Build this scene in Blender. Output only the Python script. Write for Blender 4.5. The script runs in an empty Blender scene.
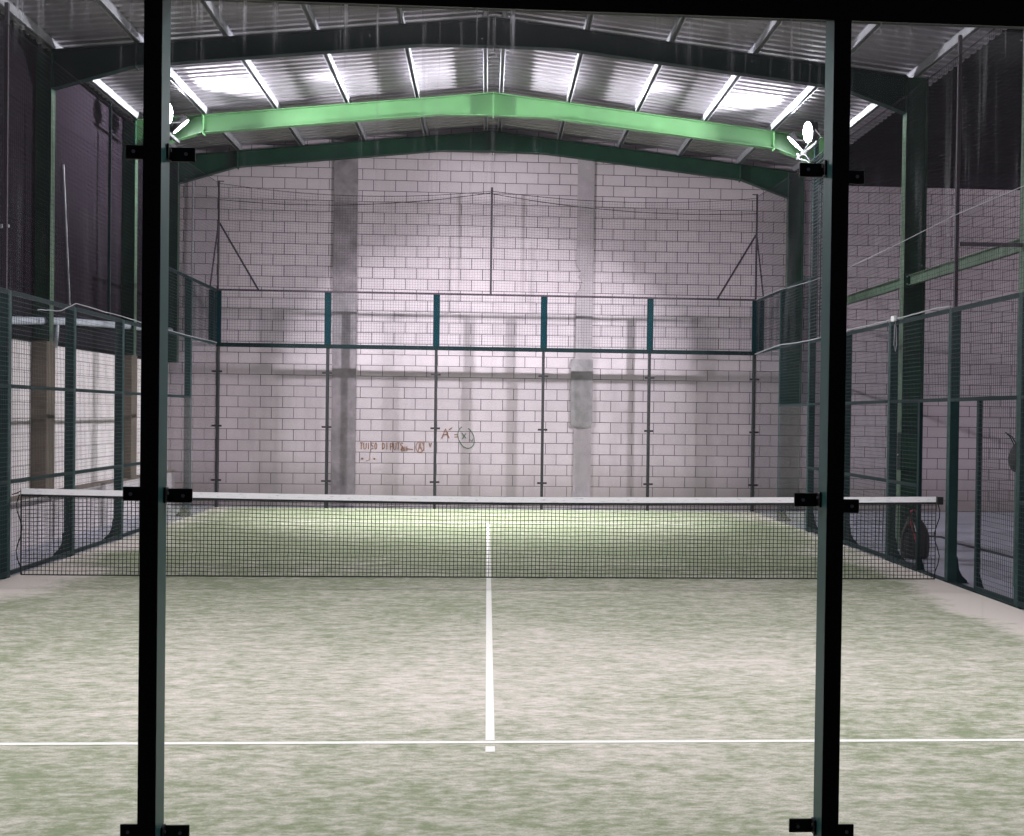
import bpy, bmesh, math, random
from mathutils import Vector, Matrix
random.seed(7)
S = bpy.context.scene
C = S.collection

# ------------------------------------------------------------------ materials
def mat(name, col=(.5,.5,.5), rough=.5, metal=0., spec=.5):
    m = bpy.data.materials.new(name); m.use_nodes = True
    b = m.node_tree.nodes['Principled BSDF']
    b.inputs['Base Color'].default_value = (*col, 1)
    b.inputs['Roughness'].default_value = rough
    b.inputs['Metallic'].default_value = metal
    b.inputs['Specular IOR Level'].default_value = spec
    return m

class NT:
    def __init__(s, m): s.t = m.node_tree; s.n = s.t.nodes; s.l = s.t.links
    def add(s, typ, **k):
        n = s.n.new(typ)
        for a, v in k.items():
            if a.startswith('i_'):
                key = a[2:].replace('_', ' ')
                n.inputs[int(key) if key.isdigit() else key].default_value = v
            else: setattr(n, a, v)
        return n
    def link(s, a, b): s.l.new(a, b)
    def math(s, op, a, b=None, clamp=False):
        n = s.add('ShaderNodeMath', operation=op, use_clamp=clamp)
        for i, v in enumerate((a, b)):
            if v is None: continue
            if isinstance(v, (int, float)): n.inputs[i].default_value = v
            else: s.link(v, n.inputs[i])
        return n.outputs[0]
    def mix(s, f, a, b, blend='MIX'):
        n = s.add('ShaderNodeMix', data_type='RGBA', blend_type=blend)
        for i, v in ((0, f), (6, a), (7, b)):
            if isinstance(v, (int, float)): n.inputs[i].default_value = v
            elif isinstance(v, tuple): n.inputs[i].default_value = (*v, 1)
            else: s.link(v, n.inputs[i])
        return n.outputs[2]
    def noise(s, vec, scale, detail=4., rough=.5):
        n = s.add('ShaderNodeTexNoise'); n.inputs['Scale'].default_value = scale
        n.inputs['Detail'].default_value = detail; n.inputs['Roughness'].default_value = rough
        if vec is not None: s.link(vec, n.inputs['Vector'])
        return n.outputs[0]
    def ramp(s, f, a, b, lo=0., hi=1.):
        n = s.add('ShaderNodeMapRange'); n.inputs[1].default_value = a; n.inputs[2].default_value = b
        n.inputs[3].default_value = lo; n.inputs[4].default_value = hi
        s.link(f, n.inputs[0]); return n.outputs[0]
    def pos(s): return s.add('ShaderNodeNewGeometry').outputs['Position']
    def scale(s, v, sc, loc=(0,0,0)):
        n = s.add('ShaderNodeMapping'); n.inputs['Scale'].default_value = sc; n.inputs['Location'].default_value = loc
        s.link(v, n.inputs[0]); return n.outputs[0]
    def sep(s, v):
        n = s.add('ShaderNodeSeparateXYZ'); s.link(v, n.inputs[0]); return n.outputs
    def comb(s, x, y, z=0.):
        n = s.add('ShaderNodeCombineXYZ')
        for i, v in enumerate((x, y, z)):
            if isinstance(v, (int, float)): n.inputs[i].default_value = v
            else: s.link(v, n.inputs[i])
        return n.outputs[0]
    def bump(s, h, strength, dist=.01):
        b = s.add('ShaderNodeBump'); b.inputs['Strength'].default_value = strength; b.inputs['Distance'].default_value = dist
        s.link(h, b.inputs['Height']); s.link(b.outputs[0], s.n['Principled BSDF'].inputs['Normal'])
    def base(s, c): s.link(c, s.n['Principled BSDF'].inputs['Base Color'])

M = {}
M['teal']   = mat('teal_paint', (.017,.045,.046), .5, 0, .2)
M['stub']   = mat('teal_paint_bright', (.001,.020,.026), .6, 0, .15)
M['dkteal'] = mat('dark_teal_paint', (.009,.028,.031), .55, 0, .2)
M['raild']  = mat('very_dark_teal_paint', (.005,.014,.016), .6, 0, .15)
M['postp']  = mat('semi_gloss_teal_post_paint', (.030,.11,.105), .42, 0, .28)
M['black']  = mat('black_paint', (.012,.012,.014), .45)
M['rubber'] = mat('black_rubber', (.015,.013,.016), .8)
M['purple'] = mat('dark_plum_paint', (.035,.022,.035), .6)
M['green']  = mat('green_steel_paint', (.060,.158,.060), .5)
M['tie']    = mat('mid_and_lit_green', (.065,.115,.072), .5)  # tie beams, plus a lit tone painted on the column flanges
M['dkgreen']= mat('dark_and_shaded_green', (.012,.050,.030), .55, 0, .2)  # also far frame and columns: green steel with shade put into the colour
M['blgreen']= mat('blackish_and_shaded_green', (.005,.018,.016), .6, 0, .15)  # also the backlit roof frame: same green steel, its shade put into the colour
M['bolt']   = mat('zinc_bolt', (.55,.55,.57), .35, .9)
M['galv']   = mat('galvanised_strip', (.42,.42,.46), .38, .55)
M['white']  = mat('white_plastic', (.8,.8,.8), .5)
M['pipe']   = mat('pale_blue_grey_pipe', (.50,.53,.60), .45)
M['cord']   = mat('black_net_thread', (.010,.011,.012), .8)
M['wire']   = mat('dark_mesh_wire', (.016,.034,.036), .5)
M['netup']  = mat('plum_net_thread', (.010,.007,.011), .9, 0, .1)
M['line']   = mat('white_line_turf', (.76,.74,.70), .9)
M['tape']   = mat('white_net_tape', (.78,.76,.78), .8)
M['red']    = mat('crimson_stripe', (.40,.03,.06), .6)
M['bag']    = mat('black_bag_fabric', (.022,.018,.022), .75)
M['bagside']= mat('charcoal_bag_fabric', (.07,.055,.065), .7)
M['brownp'] = mat('brown_marker', (.30,.14,.085), .9)
M['greenp'] = mat('green_marker', (.10,.17,.13), .9)
M['cableb'] = mat('black_cable', (.02,.02,.025), .5)
M['cablew'] = mat('pale_cable', (.34,.34,.37), .5)

# small-scale variation on painted steel so that no surface is perfectly flat
for k, lo, hi in (('teal',.8,1.25),('stub',.85,1.15),('green',.85,1.12),('tie',.7,1.3),('dkgreen',.75,1.3),('galv',.8,1.15)):
    m = M[k]; t = NT(m); c = tuple(m.node_tree.nodes['Principled BSDF'].inputs['Base Color'].default_value[:3])
    f = t.noise(t.pos(), 3.0, 6, .6)
    t.base(t.mix(t.ramp(f, .3, .7), tuple(x*lo for x in c), tuple(min(1,x*hi) for x in c)))
    t.link(t.ramp(t.noise(t.pos(), 14., 4), .3,.7,.35,.6), t.n['Principled BSDF'].inputs['Roughness'])

# tape: faint scuffs
m = M['tape']; t = NT(m); f = t.noise(t.scale(t.pos(), (9,9,60)), 1.2, 5, .7)
t.base(t.mix(t.ramp(f, .56, .70), (.90,.87,.90), (.50,.48,.54)))

def block_mat(name, axis, c1, c2, mortar, sx, dark_low=0.):
    m = mat(name, c1, .92, 0, .2); t = NT(m)
    P = t.sep(t.pos()); a = P[0] if axis == 'x' else P[1]
    v = t.comb(t.math('ADD', a, sx), P[2])
    b = t.add('ShaderNodeTexBrick', offset=.5, offset_frequency=2)
    t.link(v, b.inputs['Vector'])
    b.inputs['Color1'].default_value = (*c1,1); b.inputs['Color2'].default_value = (*c2,1)
    b.inputs['Mortar'].default_value = (*mortar,1)
    b.inputs['Scale'].default_value = 1; b.inputs['Mortar Size'].default_value = .0072
    b.inputs['Mortar Smooth'].default_value = .3; b.inputs['Bias'].default_value = 0
    b.inputs['Brick Width'].default_value = .414; b.inputs['Row Height'].default_value = .2057
    n1 = t.noise(t.pos(), 1.1, 6, .6); n2 = t.noise(t.scale(t.pos(), (3,3,.5)), 1., 5, .6); n3 = t.noise(t.pos(), 45., 3, .6)
    col = t.mix(t.ramp(n1,.35,.7,0,.35), b.outputs['Color'], (c2[0]*.72,c2[1]*.70,c2[2]*.70))
    col = t.mix(t.ramp(n2,.55,.8,0,.35), col, (c2[0]*.6,c2[1]*.58,c2[2]*.58))
    col = t.mix(t.ramp(n3,.3,.7,0,.18), col, (c2[0]*.6,c2[1]*.6,c2[2]*.6))
    # damp grime band at the foot of the wall
    z = t.math('ADD', P[2], t.ramp(n1,.2,.8,-.25,.25))
    col = t.mix(t.ramp(z, 0.1, .9, dark_low, 0.), col, (.16,.135,.10))
    t.base(col)
    h = t.math('ADD', t.math('MULTIPLY', b.outputs['Fac'], -1.), t.math('MULTIPLY', n3, .25))
    t.bump(h, .5, .008)
    return m
M['block']  = block_mat('concrete_block_wall', 'x', (.66,.565,.615), (.60,.51,.56), (.055,.042,.05), .161, .55)
M['blockl'] = block_mat('concrete_block_side_wall', 'y', (.90,.82,.84), (.84,.76,.78), (.35,.30,.31), .05, .3)

def concrete(name, c, s=2., rough=.85, bump=.2, lo=.7, hi=1.2):
    m = mat(name, c, rough, 0, .3); t = NT(m)
    f = t.noise(t.pos(), s, 8, .65); g = t.noise(t.pos(), s*14, 4, .6)
    col = t.mix(t.ramp(f,.32,.68), tuple(x*lo for x in c), tuple(x*hi for x in c))
    col = t.mix(t.ramp(g,.3,.7,0,.3), col, tuple(x*.6 for x in c))
    t.base(col); t.bump(g, bump, .006); return m
M['pillar']  = concrete('grey_concrete_pillar', (.26,.222,.245), 3.2, lo=.6, hi=1.4)
M['pillar2'] = concrete('pale_concrete_pillar', (.44,.38,.415), 2.5, lo=.85, hi=1.1)
M['patch']   = concrete('trowelled_cement_patch', (.33,.30,.32), 6.)
M['brown']   = concrete('brown_concrete_pier', (.16,.125,.10), 3.)
M['plinth']  = concrete('whitish_rendered_plinth', (.60,.54,.56), 4., lo=.8, hi=1.15)
M['cap']     = concrete('brown_plinth_cap', (.20,.16,.14), 4.)
M['slab']    = concrete('smooth_concrete_floor', (.40,.41,.50), .8, .32, .05, .75, 1.2)
M['clad']    = mat('dark_sheet_cladding', (.018,.013,.019), .9, 0, .08)
t = NT(M['clad']); w = t.add('ShaderNodeTexWave', wave_type='BANDS', bands_direction='Z'); w.inputs['Scale'].default_value = 4.5
t.link(t.pos(), w.inputs['Vector']); t.base(t.mix(t.ramp(w.outputs[1],0,1,0,.5), (.017,.012,.018), (.009,.007,.011))); t.bump(w.outputs[1], .3, .02)
M['outer']   = concrete('dark_outer_floor', (.035,.035,.04), 2.)

# galvanised roof sheet
M['roof'] = mat('galvanised_roof_sheet', (.36,.36,.36), .42, .35)
t = NT(M['roof']); f = t.noise(t.pos(), 1.3, 6, .6)
t.base(t.mix(t.ramp(f,.3,.7), (.27,.25,.275), (.36,.335,.375)))
t.link(t.ramp(t.noise(t.pos(), 5., 4), .3,.7,.36,.52), t.n['Principled BSDF'].inputs['Roughness'])

# sanded artificial turf
m = M['turf'] = mat('sanded_green_turf', (.2,.3,.15), .95, 0, .15); t = NT(m); P = t.pos(); X = t.sep(P)
v1 = t.scale(P, (4.2,7.6,1)); n1 = t.noise(v1, 1.0, 6, .62)
v2 = t.scale(P, (13,24,1), (3,7,0)); n2 = t.noise(v2, 1.0, 5, .65)
n3 = t.noise(P, .55, 3, .5); n4 = t.noise(t.scale(P,(1,1,1),(9,2,0)), 90., 3, .7)
# where play has dragged the sand: drifts by the side walls and a worn patch that partly paints in brighter light
ax = t.math('ABSOLUTE', X[0])
side0 = t.ramp(t.math('ADD', ax, t.ramp(n3,.3,.7,-.28,.28)), 4.25, 4.95, 0, .34)
side = t.math('MULTIPLY', side0, t.ramp(X[1], 1., 6., 1., .35))
ay = t.math('ABSOLUTE', X[1])
d = t.math('ABSOLUTE', t.math('SUBTRACT', ay, 5.0))
worn_lit = t.math('MULTIPLY', t.math('MULTIPLY', t.ramp(d, 3.0, .4, 0, .10), t.ramp(ax, 4.2, .4, 0, 1.)), t.ramp(X[1], -1., 1., 1., -.1))
k = t.math('ADD', t.math('MULTIPLY', n1, .48), t.math('MULTIPLY', n2, .52))
k = t.math('ADD', k, t.ramp(n3,.25,.75,-.06,.06))
k = t.math('ADD', t.math('ADD', k, side), worn_lit)
k = t.math('ADD', k, t.ramp(X[1], -1., 2., 0., -.085))
fac = t.ramp(k, .42, .68)
green = t.mix(t.ramp(n4,.3,.7), (.185,.218,.132), (.28,.312,.202))
sand = t.mix(t.ramp(n4,.3,.7), (.52,.46,.42), (.74,.67,.62))
t.base(t.mix(fac, green, sand)); t.bump(n4, .6, .01)

def glass_mat(name, tint, dirt, lo, hi, base_dirt):
    m = bpy.data.materials.new(name); m.use_nodes = True; t = NT(m)
    t.n.remove(t.n['Principled BSDF']); out = t.n['Material Output']
    tr = t.add('ShaderNodeBsdfTransparent'); tr.inputs[0].default_value = (*tint,1)
    gl = t.add('ShaderNodeBsdfGlossy'); gl.inputs['Roughness'].default_value = .03
    fr = t.add('ShaderNodeFresnel'); fr.inputs[0].default_value = 1.35
    mx = t.add('ShaderNodeMixShader'); t.link(t.math('MULTIPLY', fr.outputs[0], .5), mx.inputs[0]); t.link(tr.outputs[0], mx.inputs[1]); t.link(gl.outputs[0], mx.inputs[2])
    ts = t.add('ShaderNodeBsdfTranslucent'); ts.inputs[0].default_value = (.8,.8,.85,1)
    df = t.add('ShaderNodeBsdfDiffuse'); df.inputs[0].default_value = (.7,.7,.75,1)
    dd = t.add('ShaderNodeMixShader', i_0=.5); t.link(ts.outputs[0], dd.inputs[1]); t.link(df.outputs[0], dd.inputs[2])
    P = t.pos()
    a = t.noise(t.scale(P,(48,48,1.1)), 1., 5, .6); b = t.noise(P, 1.4, 4, .6); c = t.noise(P, 55., 2, .5)
    drip = t.math('MULTIPLY', t.ramp(a,lo,hi), t.ramp(b,.38,.62))
    spots = t.ramp(c, .76, .80)
    z = t.sep(P)[2]
    up = t.math('ADD', t.ramp(z, 1.8, 2.7, .12, 1.), t.ramp(z, 2.84, 2.98, 0., 2.2))
    f = t.math('ADD', t.math('MULTIPLY', t.math('ADD', drip, t.math('MULTIPLY', spots, .8)), dirt), t.math('MULTIPLY', t.ramp(b,.2,.8,.5,1.5), base_dirt))
    f = t.math('MULTIPLY', f, up, True)
    m2 = t.add('ShaderNodeMixShader'); t.link(f, m2.inputs[0]); t.link(mx.outputs[0], m2.inputs[1]); t.link(dd.outputs[0], m2.inputs[2])
    t.link(m2.outputs[0], out.inputs[0]); return m
M['glass']  = glass_mat('dirty_rain_marked_glass', (.97,.985,.98), .30, .58, .72, .013)
M['glassf'] = glass_mat('clear_court_glass', (.985,.99,.988), .03, .58, .75, .008)

def emit(name, col, s):
    m = bpy.data.materials.new(name); m.use_nodes = True; t = NT(m); t.n.remove(t.n['Principled BSDF'])
    e = t.add('ShaderNodeEmission'); e.inputs[0].default_value = (*col,1); e.inputs[1].default_value = s
    t.link(e.outputs[0], t.n['Material Output'].inputs[0]); return m
M['lens'] = emit('lit_floodlight_lens', (.93,.95,1.), 60)

# ------------------------------------------------------------------ mesh helpers
class MB:
    def __init__(s): s.v = []; s.f = []
    def box(s, x0,x1,y0,y1,z0,z1):
        b = len(s.v)
        s.v += [(x,y,z) for z in (z0,z1) for x,y in ((x0,y0),(x1,y0),(x1,y1),(x0,y1))]
        s.f += [(b,b+3,b+2,b+1),(b+4,b+5,b+6,b+7)] + [(b+i,b+(i+1)%4,b+4+(i+1)%4,b+4+i) for i in range(4)]
        return s
    def bar(s, p, q, w, h=None, up=(0,0,1), cap=True, n=4):
        """prism from p to q: n=4 rectangular w x h, else round of diameter w"""
        p, q = Vector(p), Vector(q); d = (q-p).normalized(); u = Vector(up)
        if abs(d.dot(u)) > .98: u = Vector((0,1,0))
        a = d.cross(u).normalized(); c = a.cross(d).normalized(); h = h or w; b = len(s.v)
        if n == 4: off = [a*x*w/2+c*y*h/2 for x,y in ((-1,-1),(1,-1),(1,1),(-1,1))]
        else: off = [a*math.cos(2*math.pi*i/n)*w/2+c*math.sin(2*math.pi*i/n)*w/2 for i in range(n)]
        for e in (p,q): s.v += [tuple(e+o) for o in off]
        s.f += [(b+i,b+(i+1)%n,b+n+(i+1)%n,b+n+i) for i in range(n)]
        if cap: s.f += [tuple(b+i for i in range(n))[::-1], tuple(b+n+i for i in range(n))]
        return s
    def tube(s, pts, w, n=6):
        pts = [Vector(p) for p in pts]; b = len(s.v); k = len(pts)
        for i, p in enumerate(pts):
            d = (pts[min(i+1,k-1)]-pts[max(i-1,0)]).normalized(); u = Vector((0,0,1))
            if abs(d.dot(u)) > .95: u = Vector((0,1,0))
            a = d.cross(u).normalized(); c = a.cross(d).normalized()
            s.v += [tuple(p+a*math.cos(2*math.pi*j/n)*w/2+c*math.sin(2*math.pi*j/n)*w/2) for j in range(n)]
        for i in range(k-1):
            s.f += [(b+i*n+j,b+i*n+(j+1)%n,b+(i+1)*n+(j+1)%n,b+(i+1)*n+j) for j in range(n)]
        s.f += [tuple(b+j for j in range(n))[::-1], tuple(b+(k-1)*n+j for j in range(n))]
        return s
    def prism(s, pts, vec):
        """polygon pts (3D) extruded by vec"""
        b = len(s.v); n = len(pts); vec = Vector(vec)
        s.v += [tuple(p) for p in pts] + [tuple(Vector(p)+vec) for p in pts]
        s.f += [tuple(range(b,b+n))[::-1], tuple(range(b+n,b+2*n))] + [(b+i,b+(i+1)%n,b+n+(i+1)%n,b+n+i) for i in range(n)]
        return s
    def grid(s, o, U, V, lu, lv, pu, pv, d, nrm, fz=None):
        """wire grid from origin o: wires d thick"""
        o,U,V = Vector(o),Vector(U),Vector(V); nu = round(lu/pu); nv = round(lv/pv)
        for i in range(nu+1):
            a = o+U*(lu*i/nu); s.bar(a, a+V*lv, d, d, nrm, cap=False)
        for j in range(nv+1):
            a = o+V*(lv*j/nv); s.bar(a, a+U*lu, d, d, nrm, cap=False)
        return s
    def build(s, name, m, parent=None, bevel=0, smooth=False):
        me = bpy.data.meshes.new(name); org = parent.matrix_world.translation if False else Vector((0,0,0))
        if parent is not None: org = Vector(parent['_o'])
        else:
            xs = [v[0] for v in s.v]; ys = [v[1] for v in s.v]; zs = [v[2] for v in s.v]
            org = Vector(((min(xs)+max(xs))/2,(min(ys)+max(ys))/2,min(zs)))
        me.from_pydata([tuple(Vector(v)-org) for v in s.v], [], s.f); me.update()
        bm = bmesh.new(); bm.from_mesh(me); bmesh.ops.recalc_face_normals(bm, faces=bm.faces); bm.to_mesh(me); bm.free()
        me.materials.append(M[m] if isinstance(m,str) else m)
        o = bpy.data.objects.new(name, me); C.objects.link(o)
        if parent is None: o.location = org
        else: o.parent = parent
        o['_o'] = tuple(org)
        if smooth:
            for p in me.polygons: p.use_smooth = True
        if bevel:
            md = o.modifiers.new('bevel','BEVEL'); md.width = bevel; md.segments = 2; md.limit_method = 'ANGLE'
        return o
def tag(o, label, cat, group=None, kind=None):
    if label: o['label'] = label
    if cat: o['category'] = cat
    if group: o['group'] = group
    if kind: o['kind'] = kind
    return o
def thing(name, loc, label, cat, group=None):
    o = bpy.data.objects.new(name, None); C.objects.link(o); o.location = loc; o['_o'] = tuple(loc); o.empty_display_size = .1
    return tag(o, label, cat, group)
def struct(o): o['kind'] = 'structure'; return o
def B(*a): return MB().box(*a)

# ------------------------------------------------------------------ floor, walls
struct(B(-5,5,-10,10,-.1,0).build('floor', 'turf'))
fl = MB(); fl.box(5,13,-16,10.5,-.11,-.012); fl.box(-5.87,-5,-16,10.5,-.11,-.012); fl.box(-5,5,10,10.5,-.11,-.012)
struct(fl.build('floor_concrete', 'slab'))
struct(B(-5,5,-16,-10,-.11,-.012).build('floor_outer', 'outer'))

YW = 10.5
w = MB(); w.box(-6.3,6.2,YW,YW+.2,-.1,7.35); w.box(6.2,13,YW,YW+.2,-.1,6.29)
wf = struct(w.build('wall_far', 'block'))
struct(B(6.2,13,YW-.02,YW+.2,6.29,9.6).build('wall_far_cladding', 'clad'))
struct(B(12.8,13,-16,YW,-.1,9.6).build('wall_right', 'blockl'))
struct(B(6.2,12.8,-16,YW-.02,9.5,9.6).build('ceiling_annex', 'clad'))
struct(B(-6.3,-6.0,-12,YW+.2,-.1,2.64).build('wall_left', 'blockl'))
struct(B(-6.3,-6.02,-12,YW,2.64,6.66).build('wall_left_cladding', 'clad'))
struct(B(-6.0,-5.87,-12,YW,-.1,.62).build('trim_1', 'plinth'))
struct(B(-6.0,-5.855,-12,YW,.62,.66).build('trim_2', 'cap'))
# two poured concrete columns set in the far block wall
w = MB(); w.box(-2.97,-2.52,YW-.03,YW+.01,0,7.0)
struct(w.build('trim_3', 'pillar'))
pts = [(1.63,7.0),(1.63,4.62),(1.69,4.58),(1.72,4.5),(1.66,4.42),(1.75,4.36),(1.74,4.25),(1.68,4.17),(1.63,4.1),(1.61,0),(1.95,0),(1.95,7.0)]
struct(MB().prism([(x,YW-.03,z) for x,z in pts],(0,.04,0)).build('trim_4', 'pillar2'))
pts = [(1.55,2.85),(1.55,1.6),(1.66,1.55),(1.8,1.53),(1.93,1.57),(1.97,1.62),(1.97,2.85)]
struct(MB().prism([(x,YW-.045,z) for x,z in pts],(0,.04,0)).build('trim_5', 'patch'))

# ------------------------------------------------------------------ roof
def rz(x): return 7.11-.107*abs(x)          # top of the rafters
def corr(y):                                 # trapezoid rib profile
    t = (y/.205) % 1
    if t < .30: return 0.
    if t < .42: return (t-.30)/.12*.04
    if t < .80: return .04
    if t < .92: return (.92-t)/.12*.04
    return 0.
roof = MB(); ys = []; y = -12.
while y < YW:
    b0 = math.floor(y/.205+1e-6)*.205
    for t in (0,.30,.42,.80,.92): ys.append(b0+t*.205)
    y = b0+.205+1e-5
ys = [y for y in ys if -12.1 < y < YW]
for sg in (-1,1):
    b = len(roof.v)
    for y in ys:
        for x in (0,6.25): roof.v.append((sg*x, y, rz(x)+.13+corr(y+1e-4)))
    for i in range(len(ys)-1): roof.f.append((b+2*i,b+2*i+1,b+2*i+3,b+2*i+2))
ro = struct(roof.build('ceiling', 'roof'))
md = ro.modifiers.new('thick','SOLIDIFY'); md.thickness = .004

PURL = [.13,1.25,2.4,3.55,4.70,5.80]
names = ['beside the ridge','second from the ridge','third from the ridge','fourth from the ridge','fifth from the ridge, next to the eave strip','at the eave']
for sg, side in ((-1,'left'),(1,'right')):
    for k, x in enumerate(PURL):
        X = sg*x; z = rz(x)+.005; m = MB()
        m.box(X-.024,X-.021,-12,YW-.02,z,z+.12); m.box(X+.021,X+.024,-12,YW-.02,z,z+.12)
        m.box(X-.038,X-.021,-12,YW-.02,z,z+.005); m.box(X+.021,X+.038,-12,YW-.02,z,z+.005)
        m.box(X-.035,X+.035,-12,YW-.02,z+.115,z+.12)
        tag(m.build('roof_purlin','galv'), f'galvanised roof purlin on the {side} slope, {names[k]}', 'purlin', f'roof purlins on the {side} slope')

def ibeam_y(m, pts_bot, pts_top, y, wd=.15, tf=.012, tw=.008):
    """I section rafter in the xz plane: web between polylines, flanges of width wd along y"""
    poly = [(x,y-tw/2,z) for x,z in pts_bot] + [(x,y-tw/2,z) for x,z in reversed(pts_top)]
    m.prism(poly,(0,tw,0))
    for L, d in ((pts_bot,1),(pts_top,-1)):
        for (x0,z0),(x1,z1) in zip(L,L[1:]):
            m.prism([(x0,y-wd/2,z0),(x1,y-wd/2,z1),(x1,y-wd/2,z1+d*tf),(x0,y-wd/2,z0+d*tf)],(0,wd,0))
def column(m, sg, x, y, z0, z1, d=.30, wd=.16, tf=.014):
    a, b = sorted((sg*x, sg*(x+d)))
    m.box(a,a+tf,y-wd/2,y+wd/2,z0,z1); m.box(b-tf,b,y-wd/2,y+wd/2,z0,z1); m.box(a+tf,b-tf,y-.006,y+.006,z0,z1)
XI = {1:5.66,-1:5.80}
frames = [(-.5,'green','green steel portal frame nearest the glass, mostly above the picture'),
          (3.47,'blgreen','green steel roof frame, colour darkened as shade, crossing in front of the others'),
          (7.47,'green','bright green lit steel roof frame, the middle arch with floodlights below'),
          (10.34,'dkgreen','green steel roof frame, colour darkened as shade, against the far block wall')]
for y, mt, lab in frames:
    P = thing('portal_frame', (0,y,0), lab, 'roof frame', 'steel portal frames of the hall')
    for sg in (-1,1):
        xi = XI[sg]; dp = .29
        bot = [(0,rz(0)-.38),(.95,rz(.95)-dp),(4.75,rz(4.75)-dp),(xi,rz(xi)-dp-.22)]
        bot = [(sg*a,b) for a,b in bot]; top = [(sg*a,rz(a)) for a in (0,.95,4.75,xi)]
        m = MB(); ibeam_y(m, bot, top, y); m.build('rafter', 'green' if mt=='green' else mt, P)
        m = MB(); xg = 4.72
        a,b = sorted((sg*xg,sg*(xg+.014))); m.box(a,b,y-.09,y+.09,rz(xg)-dp-.03,rz(xg)+.0); 
        m.build('joint_plate', mt, P)
        m = MB(); z0 = 2.66 if sg < 0 else -.012
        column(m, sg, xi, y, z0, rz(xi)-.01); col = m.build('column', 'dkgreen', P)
        m = MB(); a,b = sorted((sg*(xi-.003),sg*(xi-.0005))); m.box(a,b,y-.078,y+.078,z0,rz(xi)-.55)
        m.build('lit_flange_face', 'tie', col)  # paler strip painting lamp light on the inner side of the column
    B(-.008,.008,y-.1,y+.1,rz(0)-.42,rz(0)).build('ridge_plate', mt, P)
for y, lab in ((3.47,'brown concrete pier under the steel column, wider one on the left wall'),(7.47,'brown concrete pier under the steel column beyond the second fence post'),(-.5,'brown concrete pier nearest the near glass, left wall')):
    tag(B(-5.999,-5.80,y-.17,y+.17,.66,2.66).build('concrete_pier','brown',bevel=.008), lab, 'pier', 'concrete piers on the left wall')
# longitudinal tie beams at the right columns
for y0,y1,lab in ((-.42,3.38,'green steel tie beam between the two right columns nearer the glass'),(3.56,7.38,'green steel tie beam on the right beyond the dark column')):
    m = MB(); x = 5.74; z = 3.62
    m.box(x-.003,x+.003,y0,y1,z+.01,z+.13); m.box(x-.035,x+.035,y0,y1,z,z+.01); m.box(x-.035,x+.035,y0,y1,z+.13,z+.14)
    P = thing('tie_beam',(x,y0,z),lab,'beam','green tie beams along the right columns'); m.build('beam','tie',P)
    for yy in (y0+.0,y1-.02):
        b = MB(); b.box(x-.06,x+.06,yy,yy+.02,z-.03,z+.17); e = b.build('end_plate','dkgreen',P)
        for dz in (.02,.12): MB().bar((x-.045,yy-.004,z+dz),(x-.045,yy+.024,z+dz),.022,n=8).build('bolt','bolt',e)
tag(MB().bar((5.06,-.27,3.69),(5.66,-.5,3.66),.05,.04).build('brace_bar','purple'), 'dark horizontal bar tying the right net pole to the green hall column', 'bar')

# ------------------------------------------------------------------ drain pipes on the left wall
P = thing('drain_pipe',(-6.0,-1,2.7),'pale grey sloping drain pipe along the left wall with two drops','pipe')
MB().tube([(-5.9,-1.0,2.63),(-5.9,1.99,2.83),(-5.9,4.36,2.99),(-5.9,6.64,3.10),(-5.9,10.2,3.25)],.10,12).build('main_pipe','pipe',P,smooth=True)
for yy,zz in ((4.07,2.95),(7.9,3.12)):
    MB().tube([(-5.93,yy,zz),(-5.93,yy,2.9),(-5.95,yy,2.60)],.07,10).build('drop_pipe','pipe',P,smooth=True)
tag(MB().tube([(-5.98,4.45,5.18),(-5.98,4.76,3.25)],.028,8).build('conduit','cablew'), 'thin white leaning conduit on the dark upper left wall', 'conduit')
tag(MB().tube([(-5.56,10.44,6.15),(-5.57,10.44,4.5),(-5.57,10.44,2.9)],.03,8).build('conduit','cablew'), 'pale vertical strip standing in for the lit edge of the left end column', 'conduit')  # pale strip added for the lit flange edge of the end column
tag(MB().tube([(6.0,10.47,6.2),(6.0,10.47,3.0),(6.0,10.47,0.0)],.03,8).build('conduit','cablew'), 'pale vertical conduit on the far wall beside the right end column', 'conduit')
tag(MB().tube([(-6.0,2.2,3.99),(-6.0,2.46,4.03)],.05,8).build('tube_light','cablew'), 'short pale tube fixed on the dark left wall at the picture edge', 'tube')

# ------------------------------------------------------------------ court lines
def line(x0,x1,y0,y1,lab): tag(B(x0,x1,y0,y1,-.001,.003).build('court_line','line'), lab, 'court line', 'white painted court lines')
line(-4.99,4.99,-6.975,-6.925,'white service line across the near half of the green turf')
line(-.025,.025,-6.915,-.02,'white centre line on the near side of the net, running away')
line(-.025,.025,-7.15,-7.035,'short white stub of the centre line nearest the viewer')
line(-.025,.025,.02,6.92,'white centre line seen through the net on the far half')
line(-4.99,4.99,6.925,6.975,'faint white service line across the far half behind the net')

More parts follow.
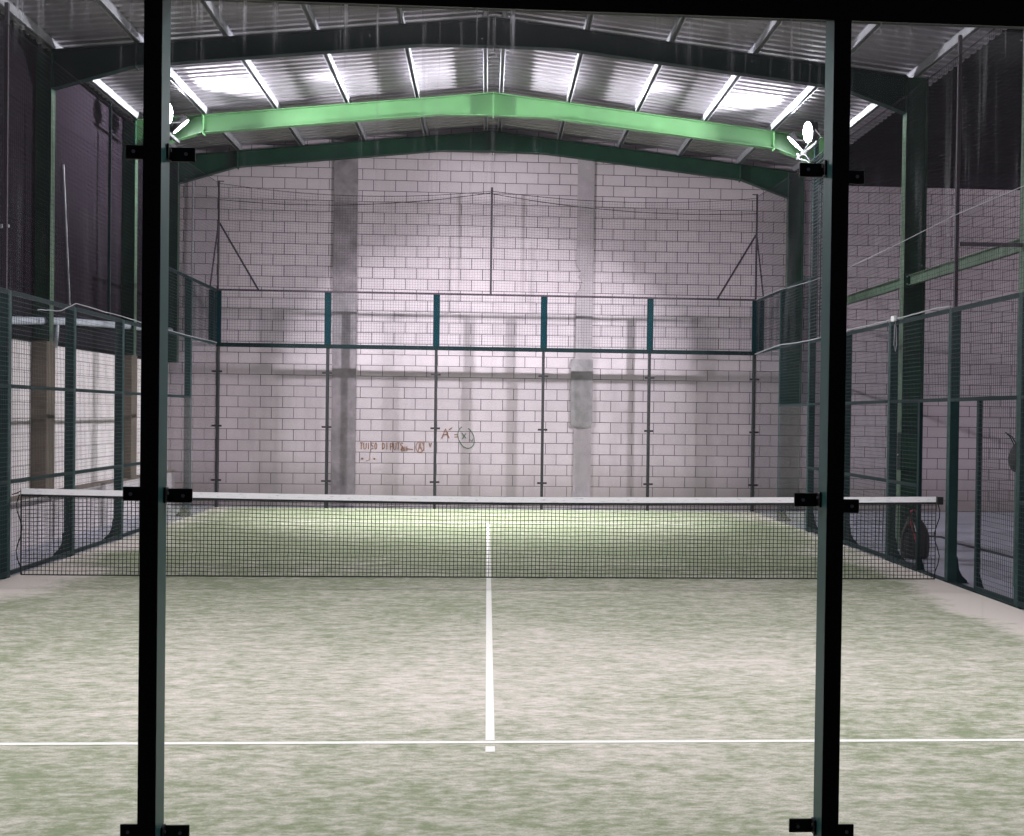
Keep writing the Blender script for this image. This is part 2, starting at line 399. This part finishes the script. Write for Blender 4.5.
# ------------------------------------------------------------------ near end: posts, beam, glass
YN = -10.0
def clamp_part(P, x, z, l_dz=0., r_dz=0.):
    for sg, dz in ((-1,l_dz),(1,r_dz)):
        zc = z+dz
        m = MB(); a,b = sorted((x+sg*.02,x+sg*.10)); m.box(a,b,YN-.022,YN-.014,zc-.021,zc+.021)
        a,b = sorted((x+sg*.026,x+sg*.032)); m.box(a,b,YN-.055,YN-.016,zc-.021,zc+.026)
        c = m.build('glass_clamp','black',P,bevel=.003)
        q = MB(); q.bar((x+sg*.075,YN-.028,zc),(x+sg*.075,YN-.021,zc),.021,n=16); q.build('clamp_washer','rubber',c)
        MB().bar((x+sg*.075,YN-.031,zc),(x+sg*.075,YN-.027,zc),.012,n=6).build('clamp_bolt','bolt',c)
        MB().bar((x+sg*.036,YN-.04,zc+.008),(x+sg*.030,YN-.04,zc+.008),.010,n=6).build('clamp_bolt','bolt',c)
for x, lab, dr in ((-.996,'steel glass post, front blackened as shade, on the left of the view, nearest the camera',(0,-.004)),(.992,'steel glass post, front blackened as shade, on the right of the view, nearest the camera',(0,-.018))):
    P = thing('glass_post',(x,YN-.06,0),lab,'post','posts of the near glass wall')
    B(x-.025,x+.025,YN-.112,YN-.013,-.012,2.978).build('upright','postp',P,bevel=.003)
    B(x-.0255,x+.0255,YN-.114,YN-.1121,-.01,2.978).build('shaded_face','black',P)  # black sheet painting shade on the unlit outer side of the teal post
    for z in (2.52,1.525,.535): clamp_part(P, x, z, dr[0], dr[1])
    B(x-.06,x+.06,YN-.13,YN-.005,-.012,-.002).build('base_plate','black',P)
P = thing('top_beam',(0,YN-.06,2.98),'black steel beam along the top of the near glass','beam')
m = MB(); m.box(-5.1,5.1,YN-.116,YN-.104,2.942,3.16); m.box(-5.1,5.1,YN-.104,YN-.0,3.0,3.16); m.build('beam','black',P)
B(-5.1,5.1,YN+.0,YN+.012,2.974,3.0).build('glass_seat','dkteal',P)
for x0,x1,lab in ((-2.995,-1.005,'near glass pane left of the left black post'),(-.995,.995,'near glass pane in the middle with rain drips'),(1.005,2.995,'near glass pane right of the right black post')):
    tag(B(x0,x1,YN-.013,YN-.001,.0,2.978).build('glass_sheet','glass'), lab, 'glass pane', 'panes of the near glass wall')

# ------------------------------------------------------------------ far end
ordn = ['at the left corner','second from the left','third from the left','fourth from the left','fifth from the left','at the right corner']
for i in range(6):
    x = -5+2*i
    P = thing('cage_post',(x,10.06,0),f'teal fence post of the far glass wall, {ordn[i]}','post','posts of the far glass wall')
    B(x-.025,x+.025,10.015,10.11,-.012,2.978).build('upright','dkteal',P)
    B(x-.022,x+.022,9.999,10.014,0,2.95).build('joint_seal','rubber',P)
    wd = .058
    B(x-wd,x+wd,10.0,10.05,3.03,4.0).build('upper_frame','stub',P)
    if i in (0,5):
        s = 1 if i else -1
        B(*sorted((x+s*.066,x+s*.165)),10.0,10.05,3.0,4.0).build('side_frame','stub',P)
    for z in (.5,1.5,2.5):
        B(x-.09,x+.09,9.990,9.998,z-.018,z+.018).build('glass_clamp','rubber',P)
P = thing('cage_rail',(0,10.05,3),'dark teal horizontal rail along the top of the far glass','rail'); B(-5.03,5.03,9.99,10.06,2.955,3.03).build('rail','raild',P)
tag(B(-5.03,5.03,9.985,10.02,3.985,4.015).build('cage_rail','purple'), 'thin dark top rail above the far mesh panels', 'rail')
pos5 = ['left corner','left of centre','centre','right of centre','right corner']
for i in range(5):
    x0 = -5+2*i
    tag(B(x0+.024,x0+1.976,10.0,10.012,.0,2.954).build('glass_sheet','glassf'), f'far glass pane under the mesh, {pos5[i]} of the five', 'glass pane','panes of the far glass wall')
    m = MB().grid((x0+.06,10.02,3.03),(1,0,0),(0,0,1),1.88,.955,.05,.05,.0036,(0,1,0))
    tag(m.build('mesh_fence','wire'), f'far welded mesh panel above the glass, {pos5[i]} of the five', 'mesh panel','mesh panels above the far glass')
# tall net above
def sag(t, a): return -4*a*t*(1-t)
def sagnet(name, p0, p1, zb, sagv, lab, cat, pitch=.05, d=.0024, mt='netup', group=None):
    p0, p1 = Vector(p0), Vector(p1); L = math.hypot(p1.x-p0.x,p1.y-p0.y); n = round(L/pitch); m = MB(); r = MB()
    top = []
    nrm = Vector((p1.y-p0.y,-(p1.x-p0.x),0)).normalized()
    for i in range(n+1):
        t = i/n; q = p0.lerp(p1,t); zt = q.z+sag(t,sagv); top.append((q.x,q.y,zt))
        m.bar((q.x,q.y,zb),(q.x,q.y,zt),d,d,nrm,cap=False)
    k = round((min(p0.z,p1.z)-zb)/pitch)
    for j in range(k+1):
        zz = zb+(min(p0.z,p1.z)-zb)*j/k
        seg = 12
        for i in range(seg):
            t0,t1 = i/seg,(i+1)/seg; f = j/k
            a = p0.lerp(p1,t0); b = p0.lerp(p1,t1)
            m.bar((a.x,a.y,zz+sag(t0,sagv)*f),(b.x,b.y,zz+sag(t1,sagv)*f),d,d,nrm,cap=False)
    P = thing(name,(p0.x,p0.y,zb),lab,cat,group)
    m.build('netting',mt,P)
    if 'far wall' in lab: MB().tube([(p0.x+(p1.x-p0.x)*i/16,p0.y,p0.z-.05*abs(p0.x+(p1.x-p0.x)*i/16)-.05+sag(i/16,sagv)) for i in range(17)],.012,5).build('seam_rope',mt,P)
    r.tube(top[::4]+[top[-1]],.009,5).build('edge_rope',mt,P)
    return P
sagnet('safety_net',(-5,10.0,5.95),(0,10.0,5.93),4.02,.16,'fine safety net above the far wall, left of the middle pole','net',group='safety nets above the far wall')
sagnet('safety_net',(0,10.0,5.93),(5,10.0,5.92),4.02,.14,'fine safety net above the far wall, right of the middle pole','net',group='safety nets above the far wall')
for x,lab in ((-5,'dark thin net pole at the far left corner with two slanting braces'),(0,'dark thin net pole in the middle of the far wall'),(5,'dark thin net pole at the far right corner with two slanting braces')):
    P = thing('net_pole',(x,10.02,4.0),lab,'pole')
    MB().bar((x,10.02,4.01),(x,10.02,6.0),.042,n=10).build('pole','purple',P)
    if x:
        s = -1 if x > 0 else 1
        MB().bar((x,10.02,5.25),(x+s*.73,10.02,4.01),.035,n=8).build('brace','purple',P)
        MB().bar((x,10.02,5.25),(x,9.35,4.01),.03,n=8).build('brace','purple',P)
        MB().bar((x,10.02,5.99),(x+s*.09,10.02,5.99),.02,n=8).build('hook','purple',P)

# ------------------------------------------------------------------ side fences
for sg, side in ((-1,'left'),(1,'right')):
    def X(a,b): return sorted((sg*a,sg*b))
    pl = {8:'beside the far tall glass',6:'between the stepped glass and the mesh',4:'third from the far corner',2:'the next beyond the net post',0:'holding the end of the net',-2:'first on the near side of the net',-4:'second on the near side of the net',-6:'third on the near side of the net',-8:'beside the near corner glass'}
    for y in (8,6,4,2,0,-2,-4,-6,-8):
        yc = {0:-.15,2:1.95}.get(y,y)
        P = thing('fence_post',(sg*5.05,yc,0),f'dark teal {side} fence post, {pl[y]}','post',f'posts of the {side} fence')
        top = 4.0 if abs(y) >= 6 else 3.0
        m = MB(); m.box(*X(5.012,5.115),yc-.05,yc+.05,-.012,top); m.build('upright','teal',P,bevel=.004)
        g = [(5.115,.28),(5.115,-.012),(5.24,-.012),(5.235,.02),(5.18,.07),(5.145,.14),(5.125,.28)]
        MB().prism([(sg*a,yc-.045,b) for a,b in g],(0,.01,0)).build('foot_gusset','dkteal',P)
        B(*X(5.012,5.25),yc-.06,yc+.06,-.012,-.004).build('base_plate','dkteal',P)
    # stepped glass
    for y0,y1,h,lab in ((8.03,9.98,2.97,'tall'),(6.03,7.97,1.98,'low')):
        tag(B(*X(5.0,5.012),y0,y1,0,h).build('glass_sheet','glassf'), f'{lab} {side} side glass pane near the far corner', 'glass pane', f'side glass panes at the far {side} corner')
    def mpanel(y0,y1,z0,z1,rails,lab,d=.0031,mesh=True):
        P = thing('mesh_fence',(sg*5.0,(y0+y1)/2,z0),lab,'mesh panel',f'mesh panels of the {side} fence')
        MB().grid((sg*5.004,y0,z0),(0,1,0),(0,0,1),y1-y0,z1-z0,.05,.05,d,(1,0,0)).build('mesh','wire',P)
        for z in rails: B(*X(5.012,5.047),y0+.0,y1,z-.02,z+.02).build('rail','dkteal',P)
        return P
    mpanel(8.05,9.95,3.0,4.0,(3.0,3.99),f'{side} mesh panel over the tall corner glass')
    mpanel(6.05,7.95,2.0,4.0,(2.0,3.0,3.99),f'{side} mesh panel over the low stepped glass')
    mpanel(4.05,5.95,.02,3.0,(.04,1.0,2.0,2.98),f'{side} fence mesh panel next to the stepped glass')
    mpanel(2.0,3.95,.02,3.0,(.04,1.0,2.0,2.98),f'{side} fence mesh panel, second nearer than the stepped glass')
    if sg < 0:
        mpanel(-.10,1.9,.02,3.0,(.04,1.0,2.0,2.98),'left fence mesh panel just beyond the net')
        mpanel(-1.95,-.20,.02,3.0,(.04,1.0,2.0,2.98),'left fence mesh panel on the near side of the net')
    else:
        mpanel(.84,1.9,.02,2.0,(.04,1.0),'narrow right mesh panel beyond the gateway')
        mpanel(-1.95,-1.0,.02,2.0,(.04,),'narrow right mesh panel on the near side of the gateway')
        mpanel(-.10,1.9,2.0,3.0,(2.0,2.98),'upper right mesh panel above the far gateway')
        mpanel(-1.95,-.20,2.0,3.0,(2.0,2.98),'upper right mesh panel above the near gateway')
        for y,lab in ((.82,'slim gate post beside the red and black bag'),(-.98,'slim gate post on the near side of the net')):
            P = thing('gate_post',(5.04,y,0),lab,'post','slim gateway posts'); B(5.012,5.055,y-.03,y+.03,-.012,2.0).build('upright','dkteal',P,bevel=.003)
            MB().prism([(5.055,y-.02,.2),(5.055,y-.02,-.012),(5.12,y-.02,-.012)],(0,.01,0)).build('foot_gusset','dkteal',P)
        B(5.012,5.10,-1.95,-.2,-.012,.012)
        tag(B(5.012,5.09,-2,1.9,-.012,.014).build('threshold','dkteal'), 'dark flat threshold strip under the right gateway', 'threshold')
    mpanel(-3.95,-2.05,.02,3.0,(.04,1.0,2.0,2.98),f'{side} fence mesh panel nearest the camera')
    mpanel(-5.95,-4.05,.02,3.0,(.04,1.0,2.0,2.98),f'{side} fence mesh panel next to the near stepped glass')
    mpanel(-7.95,-6.05,2.0,4.0,(2.0,3.0,3.99),f'{side} mesh panel over the near low glass')
    mpanel(-9.95,-8.05,3.0,4.0,(3.0,3.99),f'{side} mesh panel over the near tall corner glass')
    for y0,y1,h,lab in ((-9.9,-8.03,2.97,'tall'),(-7.97,-6.03,1.98,'low')):
        tag(B(*X(5.0,5.012),y0,y1,0,h).build('glass_sheet','glassf'), f'{lab} {side} side glass pane near the near corner', 'glass pane', f'side glass panes at the near {side} corner')
    # top wire at four metres, net above
    if sg > 0:
        tag(MB().tube([(5,10,4.0),(5,8,4.0),(5,6,3.93),(5,3.9,3.9),(5,1.8,3.94),(5,-.25,4.0),(5,-9.9,4.0)],.009,6).build('tension_wire','cablew'), 'thin pale wire strung above the right fence', 'wire')
    sagnet('safety_net',(sg*5,-9.9,5.92),(sg*5,9.98,5.95),3.03 ,.22,f'high dark safety net above the {side} fence','net',pitch=.055,d=.0021,mt='netup')
    P = thing('net_pole',(sg*5.03,-.25,3.0),f'tall dark net pole standing on the {side} fence beside the net','pole')
    B(*X(5.012,5.05),-.27,-.23,3.0,5.95).build('pole','purple',P)
P = thing('net_pole',(-5.03,3.4,3.0),'slim net pole on the left fence close to the left black post','pole')
B(-5.045,-5.012,3.34,3.38,3.0,5.8).build('pole','dkteal',P)

# cables along the fence tops
def wavy(pts, n, a): 
    out = []
    for (p,q) in zip(pts,pts[1:]):
        p,q = Vector(p),Vector(q)
        for i in range(n):
            r = p.lerp(q,i/n); out.append((r.x+random.uniform(-a,a)*.4,r.y,r.z+random.uniform(-a,a)))
    out.append(tuple(pts[-1])); return out
P = thing('power_cable',(5.0,3,3.0),'pale cable running along the top of the right fence to a small box','cable')
MB().tube(wavy([(4.99,9.95,2.98),(4.99,8,3.04),(4.99,6,3.0),(4.99,4,3.02),(4.99,1.7,3.02),(4.99,.2,3.03),(4.99,-.2,3.02)],7,.004),.018,6).build('cable','cablew',P,smooth=True)
MB().tube([(4.985,1.66,3.0),(4.98,1.60,2.9),(4.98,1.58,2.7),(4.98,1.62,2.62),(4.98,1.68,2.7),(4.98,1.66,2.95)],.012,6).build('hanging_loop','cablew',P,smooth=True)
B(4.955,4.99,1.62,1.74,2.99,3.06).build('junction_box','white',P,bevel=.006)
tag(MB().tube(wavy([(-4.99,.6,2.86),(-4.99,1.3,2.9),(-4.99,1.9,3.04),(-4.99,4.2,3.03),(-4.99,6,3.01),(-4.99,9.9,3.02)],6,.005),.012,6).build('power_cable','cablew'), 'thin pale cable trailing over the top of the left fence', 'cable')

# ------------------------------------------------------------------ floodlights
LAMPS = []
def flood(x, y, z, lab, dirv):
    """housing with lens facing dirv"""
    P = thing('floodlight',(x,y,z),lab,'floodlight','floodlights on the side poles')
    d = Vector(dirv).normalized(); a = d.cross(Vector((0,0,1))).normalized(); u = a.cross(d).normalized(); c = Vector((x,y,z))
    def R(du,da,d0,d1): # box in lamp axes
        q = [c+u*sy*du+a*sx*da+d*d0 for sx,sy in ((-1,-1),(1,-1),(1,1),(-1,1))]
        return MB().prism(q, d*(d1-d0))
    MB().bar(c-d*.08,c,.36,n=32).build('housing','black',P,bevel=.01)
    MB().bar(c+d*.0005,c+d*.008,.32,n=32).build('lens','lens',P)
    m = MB()
    for k in range(-4,5): 
        q = [c+u*sy*.13+a*(k*.036+sx*.004)-d*.07 for sx,sy in ((-1,-1),(1,-1),(1,1),(-1,1))]; m.prism(q,-d*.04)
    m.build('cooling_fins','black',P)
    m = MB(); m.tube([c+a*.2-d*.03,c+a*.2-d*.12-u*.12,c-d*.14-u*.16,c-a*.2-d*.12-u*.12,c-a*.2-d*.03],.02,6); m.build('bracket','bolt',P)
    LAMPS.append((c+d*.02,d))
for sg, side in ((-1,'left'),(1,'right')):
    sx = sg*5
    P = thing('lamp_pole',(sg*5.05,6.1,0),f'steel lamp pole on the {side} fence carrying two floodlights','pole','lamp poles')
    B(*sorted((sg*5.09,sg*5.15)),6.11,6.17,-.012,6.2).build('pole','dkteal',P)
    B(*sorted((sg*5.05,sg*5.09)),5.9,7.2,6.08,6.13).build('cross_arm','bolt',P)
    flood(sg*4.97,6.1,6.30,f'lit white floodlight on the {side} pole, the one nearer the net',(-sg*.94,-.17,-.12))
    flood(sg*4.97,6.95,6.30,f'lit white floodlight on the {side} pole, the one nearer the far wall',(-sg*.69,.22,-.74))
FAR = list(LAMPS)
for sg, side in ((-1,'left'),(1,'right')):
    P = thing('lamp_pole',(sg*5.05,-6.4,0),f'steel lamp pole on the near half of the {side} fence','pole','lamp poles')
    B(*sorted((sg*5.13,sg*5.19)),-6.43,-6.37,-.012,6.2).build('pole','dkteal',P)
    B(*sorted((sg*5.09,sg*5.13)),-7.1,-5.8,6.08,6.13).build('cross_arm','bolt',P)
    for y,w in ((-6.0,'nearer the net'),(-6.9,'nearer the camera')):
        flood(sg*4.97,y,6.30,f'floodlight on the near {side} pole tilted down at the turf, the one {w}',(-sg*.66,.14,-.74))
# welded mesh strip beside the right lamp pole
m = MB().grid((5.02,5.25,3.0),(0,1,0),(0,0,1),.75,2.85,.15,.055,.011,(1,0,0)); tag(m.build('mesh_strip','wire'), 'tall narrow mesh strip beside the right lamp pole', 'mesh panel')
m = MB(); m.tube([(5.0,6.15,6.15),(4.93,6.1,6.05),(4.97,6.2,5.95),(5.02,6.12,5.85)],.02,6); m.tube([(5.0,6.9,6.12),(4.95,6.6,5.98),(5.0,6.3,5.9),(5.04,6.15,5.8)],.02,6); m.tube([(4.98,6.3,6.1),(4.9,6.22,6.0),(5.05,6.15,5.88)],.015,6)
tag(m.build('lamp_cable','cablew',smooth=True),'tangled pale cables below the right floodlights','cable')

def area(name, loc, d, e, sx=.34, sy=.26, spread=180, col=(.98,.95,1.)):
    L = bpy.data.lights.new(name,'AREA'); L.shape = 'DISK'; L.size = .26; L.energy = e; L.color = col; L.spread = math.radians(spread)
    o = bpy.data.objects.new(name, L); o.location = loc; o.rotation_euler = Vector(d).to_track_quat('-Z','Y').to_euler(); C.objects.link(o); return o
E_DOWN, E_NEAR, E_FLAT, E_CORE = 300, 385, 470, 300
for c,d in FAR:
    flat = d.z > -.4                      # the lamp nearer the net looks almost level across the hall
    area('floodlight_beam', c, d, E_FLAT if flat else E_DOWN, spread=124 if flat else 82)
    if flat: area('floodlight_core', c+d*.005, (d.x,.02,.06*abs(d.x)), E_CORE, spread=34)
for c,d in LAMPS[len(FAR):]: area('floodlight_beam', c, d, E_NEAR/2, spread=150)

# ------------------------------------------------------------------ tennis net
P = thing('court_net',(0,0,0),'black court net with white top tape stretched across the turf','net')
N = 234; XN = 4.94
def ztop(x): return .88+.045*(abs(x)/XN)**1.6
m = MB(); d = .0054
sway = [.012*math.sin(i*.21)+.006*math.sin(i*.57+1) for i in range(N+1)]
for i in range(N+1):
    x = -XN+2*XN*i/N
    m.bar((x,-.0,ztop(x)-.05),(x+random.uniform(-.004,.004),sway[i],.25),d,d,(0,1,0),cap=False)
    m.bar((x+0,sway[i],.25),(x,sway[i]*.5-.01,.012),d,d,(0,1,0),cap=False)
R = 20; SG = 58
for j in range(R+1):
    f = j/R
    for i in range(SG):
        q = []
        for k in (i,i+1):
            x = -XN+2*XN*k/SG; s = sway[int(k*N/SG)]
            z = .012+(ztop(x)-.05-.012)*f; w_ = min(1,(1-f)*1.4) if f > .3 else (.5+.5*f/.3)
            q.append((x,s*w_-.01*(1-f),z+(.003*math.sin(k*1.3+j) if 0<j<R else 0)))
        m.bar(q[0],q[1],d,d,(0,1,0),cap=False)
m.build('netting','cord',P)
def strip(z0, z1, y0, y1, mt, name, xe=XN):
    m = MB()
    for i in range(40):
        xa = -xe+2*xe*i/40; xb = -xe+2*xe*(i+1)/40
        b = len(m.v)
        for x in (xa,xb):
            for y,z in ((y0,z0),(y1,z0),(y1,z1),(y0,z1)): m.v.append((x,y,ztop(x)+z))
        m.f += [(b+k,b+(k+1)%4,b+4+(k+1)%4,b+4+k) for k in range(4)]
    return m.build(name, mt, P)
strip(-.06,.0,-.008,.008,'tape','top_tape')
strip(-.085,-.058,-.004,.004,'cord','lower_hem')
MB().tube([(-XN,0,.012),(-3,-.03,.01),(0,-.02,.01),(3,-.01,.01),(XN,0,.012)],.014,6).build('bottom_cord','cord',P)
for sg in (-1,1):
    pts = [(sg*(XN+.02+.03*math.sin(k*1.1)),0,.86-.085*k) for k in range(11)]
    MB().tube(pts,.012,5).build('side_rope','cord',P)
    B(*sorted((sg*XN,sg*(XN+.005))),-.006,.006,.02,ztop(XN)).build('end_batten','cord',P)
# tape ends run to the posts
tag(B(4.94,5.01,-.05,.03,.84,.925).build('net_winch','black',bevel=.006), 'small black net tensioner at the right end of the tape', 'tensioner')
MB().tube([(-4.94,0,.90),(-4.97,-.02,.88),(-5.02,-.05,.86)],.012,5).build('tie_cord','cord',P)

# ------------------------------------------------------------------ sports bag, hanging bag, hook, cable
P = thing('racket_bag',(5.50,2.3,-.012),'black and crimson racket bag standing behind the slim gate post','bag')
def lathe_bag():
    bm = bmesh.new()
    rings = [(0,.15,.12,0),(.03,.175,.14,0),(.16,.185,.15,0),(.30,.175,.14,.005),(.42,.135,.115,.0),(.52,.08,.08,-.02),(.565,.035,.045,-.03)]
    rows = []
    for z,rx,ry,ox in rings:
        rows.append([bm.verts.new((ox+rx*math.copysign(abs(math.cos(t))**.8,math.cos(t)), ry*math.copysign(abs(math.sin(t))**.8,math.sin(t)), z)) for t in [2*math.pi*i/24 for i in range(24)]])
    for a,b in zip(rows,rows[1:]):
        for i in range(24): bm.faces.new((a[i],a[(i+1)%24],b[(i+1)%24],b[i]))
    bm.faces.new(rows[0][::-1]); bm.faces.new(rows[-1])
    me = bpy.data.meshes.new('body'); bm.to_mesh(me); bm.free(); me.materials.append(M['bag'])
    for p in me.polygons: p.use_smooth = True
    return me
o = bpy.data.objects.new('body', lathe_bag()); C.objects.link(o); o.parent = P; o['_o'] = P['_o']
def rib(pts, w, mt, name): MB().tube([(5.50+a,2.3+b,c) for a,b,c in pts], w, 6).build(name, mt, P, smooth=True)
rib([(-.10,-.085,.50),(-.09,-.125,.42),(-.06,-.15,.30),(-.02,-.158,.18),(.0,-.155,.10)],.022,'red','stripe')
rib([(-.055,-.12,.44),(-.03,-.142,.34),(.005,-.155,.20)],.014,'tape','zip')
rib([(-.17,-.06,.08),(-.185,-.03,.2),(-.16,-.06,.34),(-.11,-.06,.46)],.05,'bagside','side_pocket')
rib([(-.06,-.03,.54),(-.07,-.04,.60),(-.02,-.04,.62),(.02,-.03,.54)],.020,'red','handle')
rib([(-.12,.02,.46),(-.155,-.02,.54),(-.10,-.05,.57),(-.06,-.02,.54)],.016,'bag','strap')

P = thing('shoe_bag',(5.16,-1.60,1.27),'small dark bag hanging outside the right fence behind its post','bag')
bm = bmesh.new(); bmesh.ops.create_icosphere(bm, subdivisions=3, radius=1)
for v in bm.verts:
    x,y,z = v.co; k = 1-.35*max(0,z); v.co = (x*.06*k+5.16-5.16, y*.13*k, .14+z*.14)
me = bpy.data.meshes.new('pouch'); bm.to_mesh(me); bm.free(); me.materials.append(M['bag'])
for p in me.polygons: p.use_smooth = True
o = bpy.data.objects.new('pouch', me); C.objects.link(o); o.parent = P
MB().tube([(5.16,-1.63,1.53),(5.10,-1.65,1.62),(5.03,-1.66,1.66),(5.10,-1.60,1.62),(5.16,-1.57,1.53)],.012,5).build('drawstring','cord',P)
tag(MB().tube([(5.56,3.34,1.40),(5.53,3.34,1.34),(5.57,3.34,1.29),(5.63,3.34,1.30),(5.65,3.35,1.35)],.02,6).build('wall_hook','white',smooth=True), 'small white hook on the dark right column above the bag', 'hook')
P = thing('meter_box',(5.8,3.3,1.08),'dark green closed meter box fixed on the right column above the racket bag','box')
B(5.60,5.84,3.22,3.385,1.08,1.60).build('body','blgreen',P,bevel=.008)
B(5.62,5.82,3.212,3.222,1.10,1.58).build('door','dkgreen',P)
tag(MB().tube([(6.67,5.25,.0),(6.87,5.1,.0),(6.85,4.6,.0),(6.75,4.19,.0),(6.78,3.55,.0),(6.81,2.38,.0),(6.9,1.0,.0)],.035,6).build('floor_cable','cableb',smooth=True), 'black cable lying across the grey floor behind the right fence', 'cable')

# ------------------------------------------------------------------ marker writing on the far wall
K = .01887
def wx(u): return -2.49+(u-357)*K
def wz(u,v): return 1.07+(450-v+.024*(u-357))/53.
GL = {  # strokes in a unit cell, x 0..1, y 0..1
 'T':[[(0,1),(1,1)],[(.5,1),(.45,0)]], 'U':[[(0,1),(.1,.1),(.5,0),(.9,.15),(1,1)]], 'I':[[(.5,1),(.5,0)]], 'S':[[(1,.9),(.3,1),(.1,.7),(.8,.45),(.8,.1),(.1,0)]],
 'O':[[(.5,1),(.1,.6),(.3,0),(.8,.1),(.9,.7),(.5,1)]], 'D':[[(.1,1),(.1,0)],[(0,1),(.8,.8),(.9,.3),(.1,0)]], 'P':[[(.1,0),(.1,1),(.8,.9),(.8,.5),(.1,.45)]],
 'N':[[(0,0),(.1,1),(.8,0),(.95,1)]], 'J':[[(.2,1),(.9,1)],[(.6,1),(.6,.1),(.2,0),(0,.3)]], 'A':[[(0,0),(.5,1),(1,0)],[(.15,.4),(.85,.4)]], 'V':[[(0,1),(.4,0),(.9,1)]],'X':[[(0,1),(.9,.1)],[(.9,.9),(.1,0)]], '|':[[(.5,1.1),(.5,-.1)]]}
def word(m, s, u0, v0, cw, ch, dw=.018, slope=0.):
    for i,c in enumerate(s):
        for st in GL.get(c,[]):
            pts = [(wx(u0+(i+px_*.78)*cw), YW-.004, wz(u0+(i+px_*.78)*cw, v0-slope*i-py_*ch)) for px_,py_ in st]
            m.tube(pts, dw, 5)
m = MB(); word(m,'TUISO',360,449.5,3.6,6.5); word(m,'DI',382,450,3.4,7); word(m,'PUTS',390,450.5,3.4,7); word(m,'ON',401,452,3.4,5)
m.tube([(wx(407),YW-.004,wz(407,449.5)),(wx(413),YW-.004,wz(413,450.5))],.018,5)
word(m,'A',418,452,5,8); word(m,'|',422.5,451,3,8); word(m,'V',429,448.5,3.4,4.5)
m.tube([(wx(419.8+4*math.cos(t)),YW-.004,wz(420,448+5.4*math.sin(t))) for t in [i*math.pi/8 for i in range(17)]],.014,5)
for u,v in ((362.5,458.5),(374.5,459)): m.tube([(wx(u-.9),YW-.004,wz(u,v)),(wx(u+.9),YW-.004,wz(u,v+.4))],.03,5)
m.tube([(wx(370),YW-.004,wz(370,453)),(wx(370),YW-.004,wz(370,460)),(wx(366),YW-.004,wz(366,461.5))],.012,5)
P = tag(m.build('wall_writing','brownp'), 'long line of brown handwritten letters ending in a circled A on the block wall', 'graffiti')
m = MB(); word(m,'A',441.5,439.5,9.5,9.5,.022); m.tube([(wx(448.5),YW-.004,wz(448,431)),(wx(452),YW-.004,wz(452,428.8))],.018,5)
for v in (436,438.5): m.tube([(wx(454),YW-.004,wz(454,v)),(wx(457.5),YW-.004,wz(457.5,v-.3))],.014,5)
tag(m.build('wall_writing','brownp'), 'brown letter A with an accent and equals sign, right of the post', 'graffiti')
m = MB(); m.tube([(wx(466+8.3*math.cos(t)),YW-.004,wz(466,439+10.5*math.sin(t)+3.0*math.cos(t))) for t in [math.radians(a) for a in range(-75,255,15)]],.016,5)
word(m,'X',461.5,440.5,6.5,6.5,.016); m.tube([(wx(470),YW-.004,wz(470,441)),(wx(472),YW-.004,wz(472,443)),(wx(473),YW-.004,wz(473,440))],.014,5)
tag(m.build('wall_writing','greenp'), 'green circle with a small cross mark inside drawn on the block wall', 'graffiti')

# ------------------------------------------------------------------ camera, world, colour
f, cx, cy, yaw, pitch, roll, x0, y0, z0 = 1273.43343, 572.95539, 433.820363, .067417605, .0142366962, .0133015121, -.0374138934, -13.8133429, 1.77006813
Rv = Vector((math.cos(yaw),-math.sin(yaw),0)); Fh = Vector((math.sin(yaw),math.cos(yaw),0)); Z = Vector((0,0,1))
F = Fh*math.cos(pitch)-Z*math.sin(pitch); U = Fh*math.sin(pitch)+Z*math.cos(pitch)
Ri = Rv*math.cos(roll)+U*math.sin(roll); Ui = U*math.cos(roll)-Rv*math.sin(roll)
cam = bpy.data.cameras.new('camera'); co = bpy.data.objects.new('camera', cam); C.objects.link(co)
mw = Matrix((Ri,Ui,-F)).transposed().to_4x4(); mw.translation = (x0,y0,z0); co.matrix_world = mw
cam.sensor_fit = 'HORIZONTAL'; cam.sensor_width = 36; cam.lens = f/1024*36
cam.shift_x = (512-cx)/1024; cam.shift_y = (cy-418)/1024; cam.clip_start = .05; cam.clip_end = 200
S.camera = co
W = bpy.data.worlds.new('world'); S.world = W; W.use_nodes = True
W.node_tree.nodes['Background'].inputs[0].default_value = (.30,.28,.42,1); W.node_tree.nodes['Background'].inputs[1].default_value = .05
S.view_settings.view_transform = 'Standard'; S.view_settings.look = 'None'; S.view_settings.exposure = 0.0; S.view_settings.gamma = 1; S.view_settings.use_curve_mapping = False
S.cycles.transparent_max_bounces = 24; S.cycles.max_bounces = 7; S.cycles.sample_clamp_indirect = 6
for o in list(bpy.data.objects):
    if '_o' in o: del o['_o']
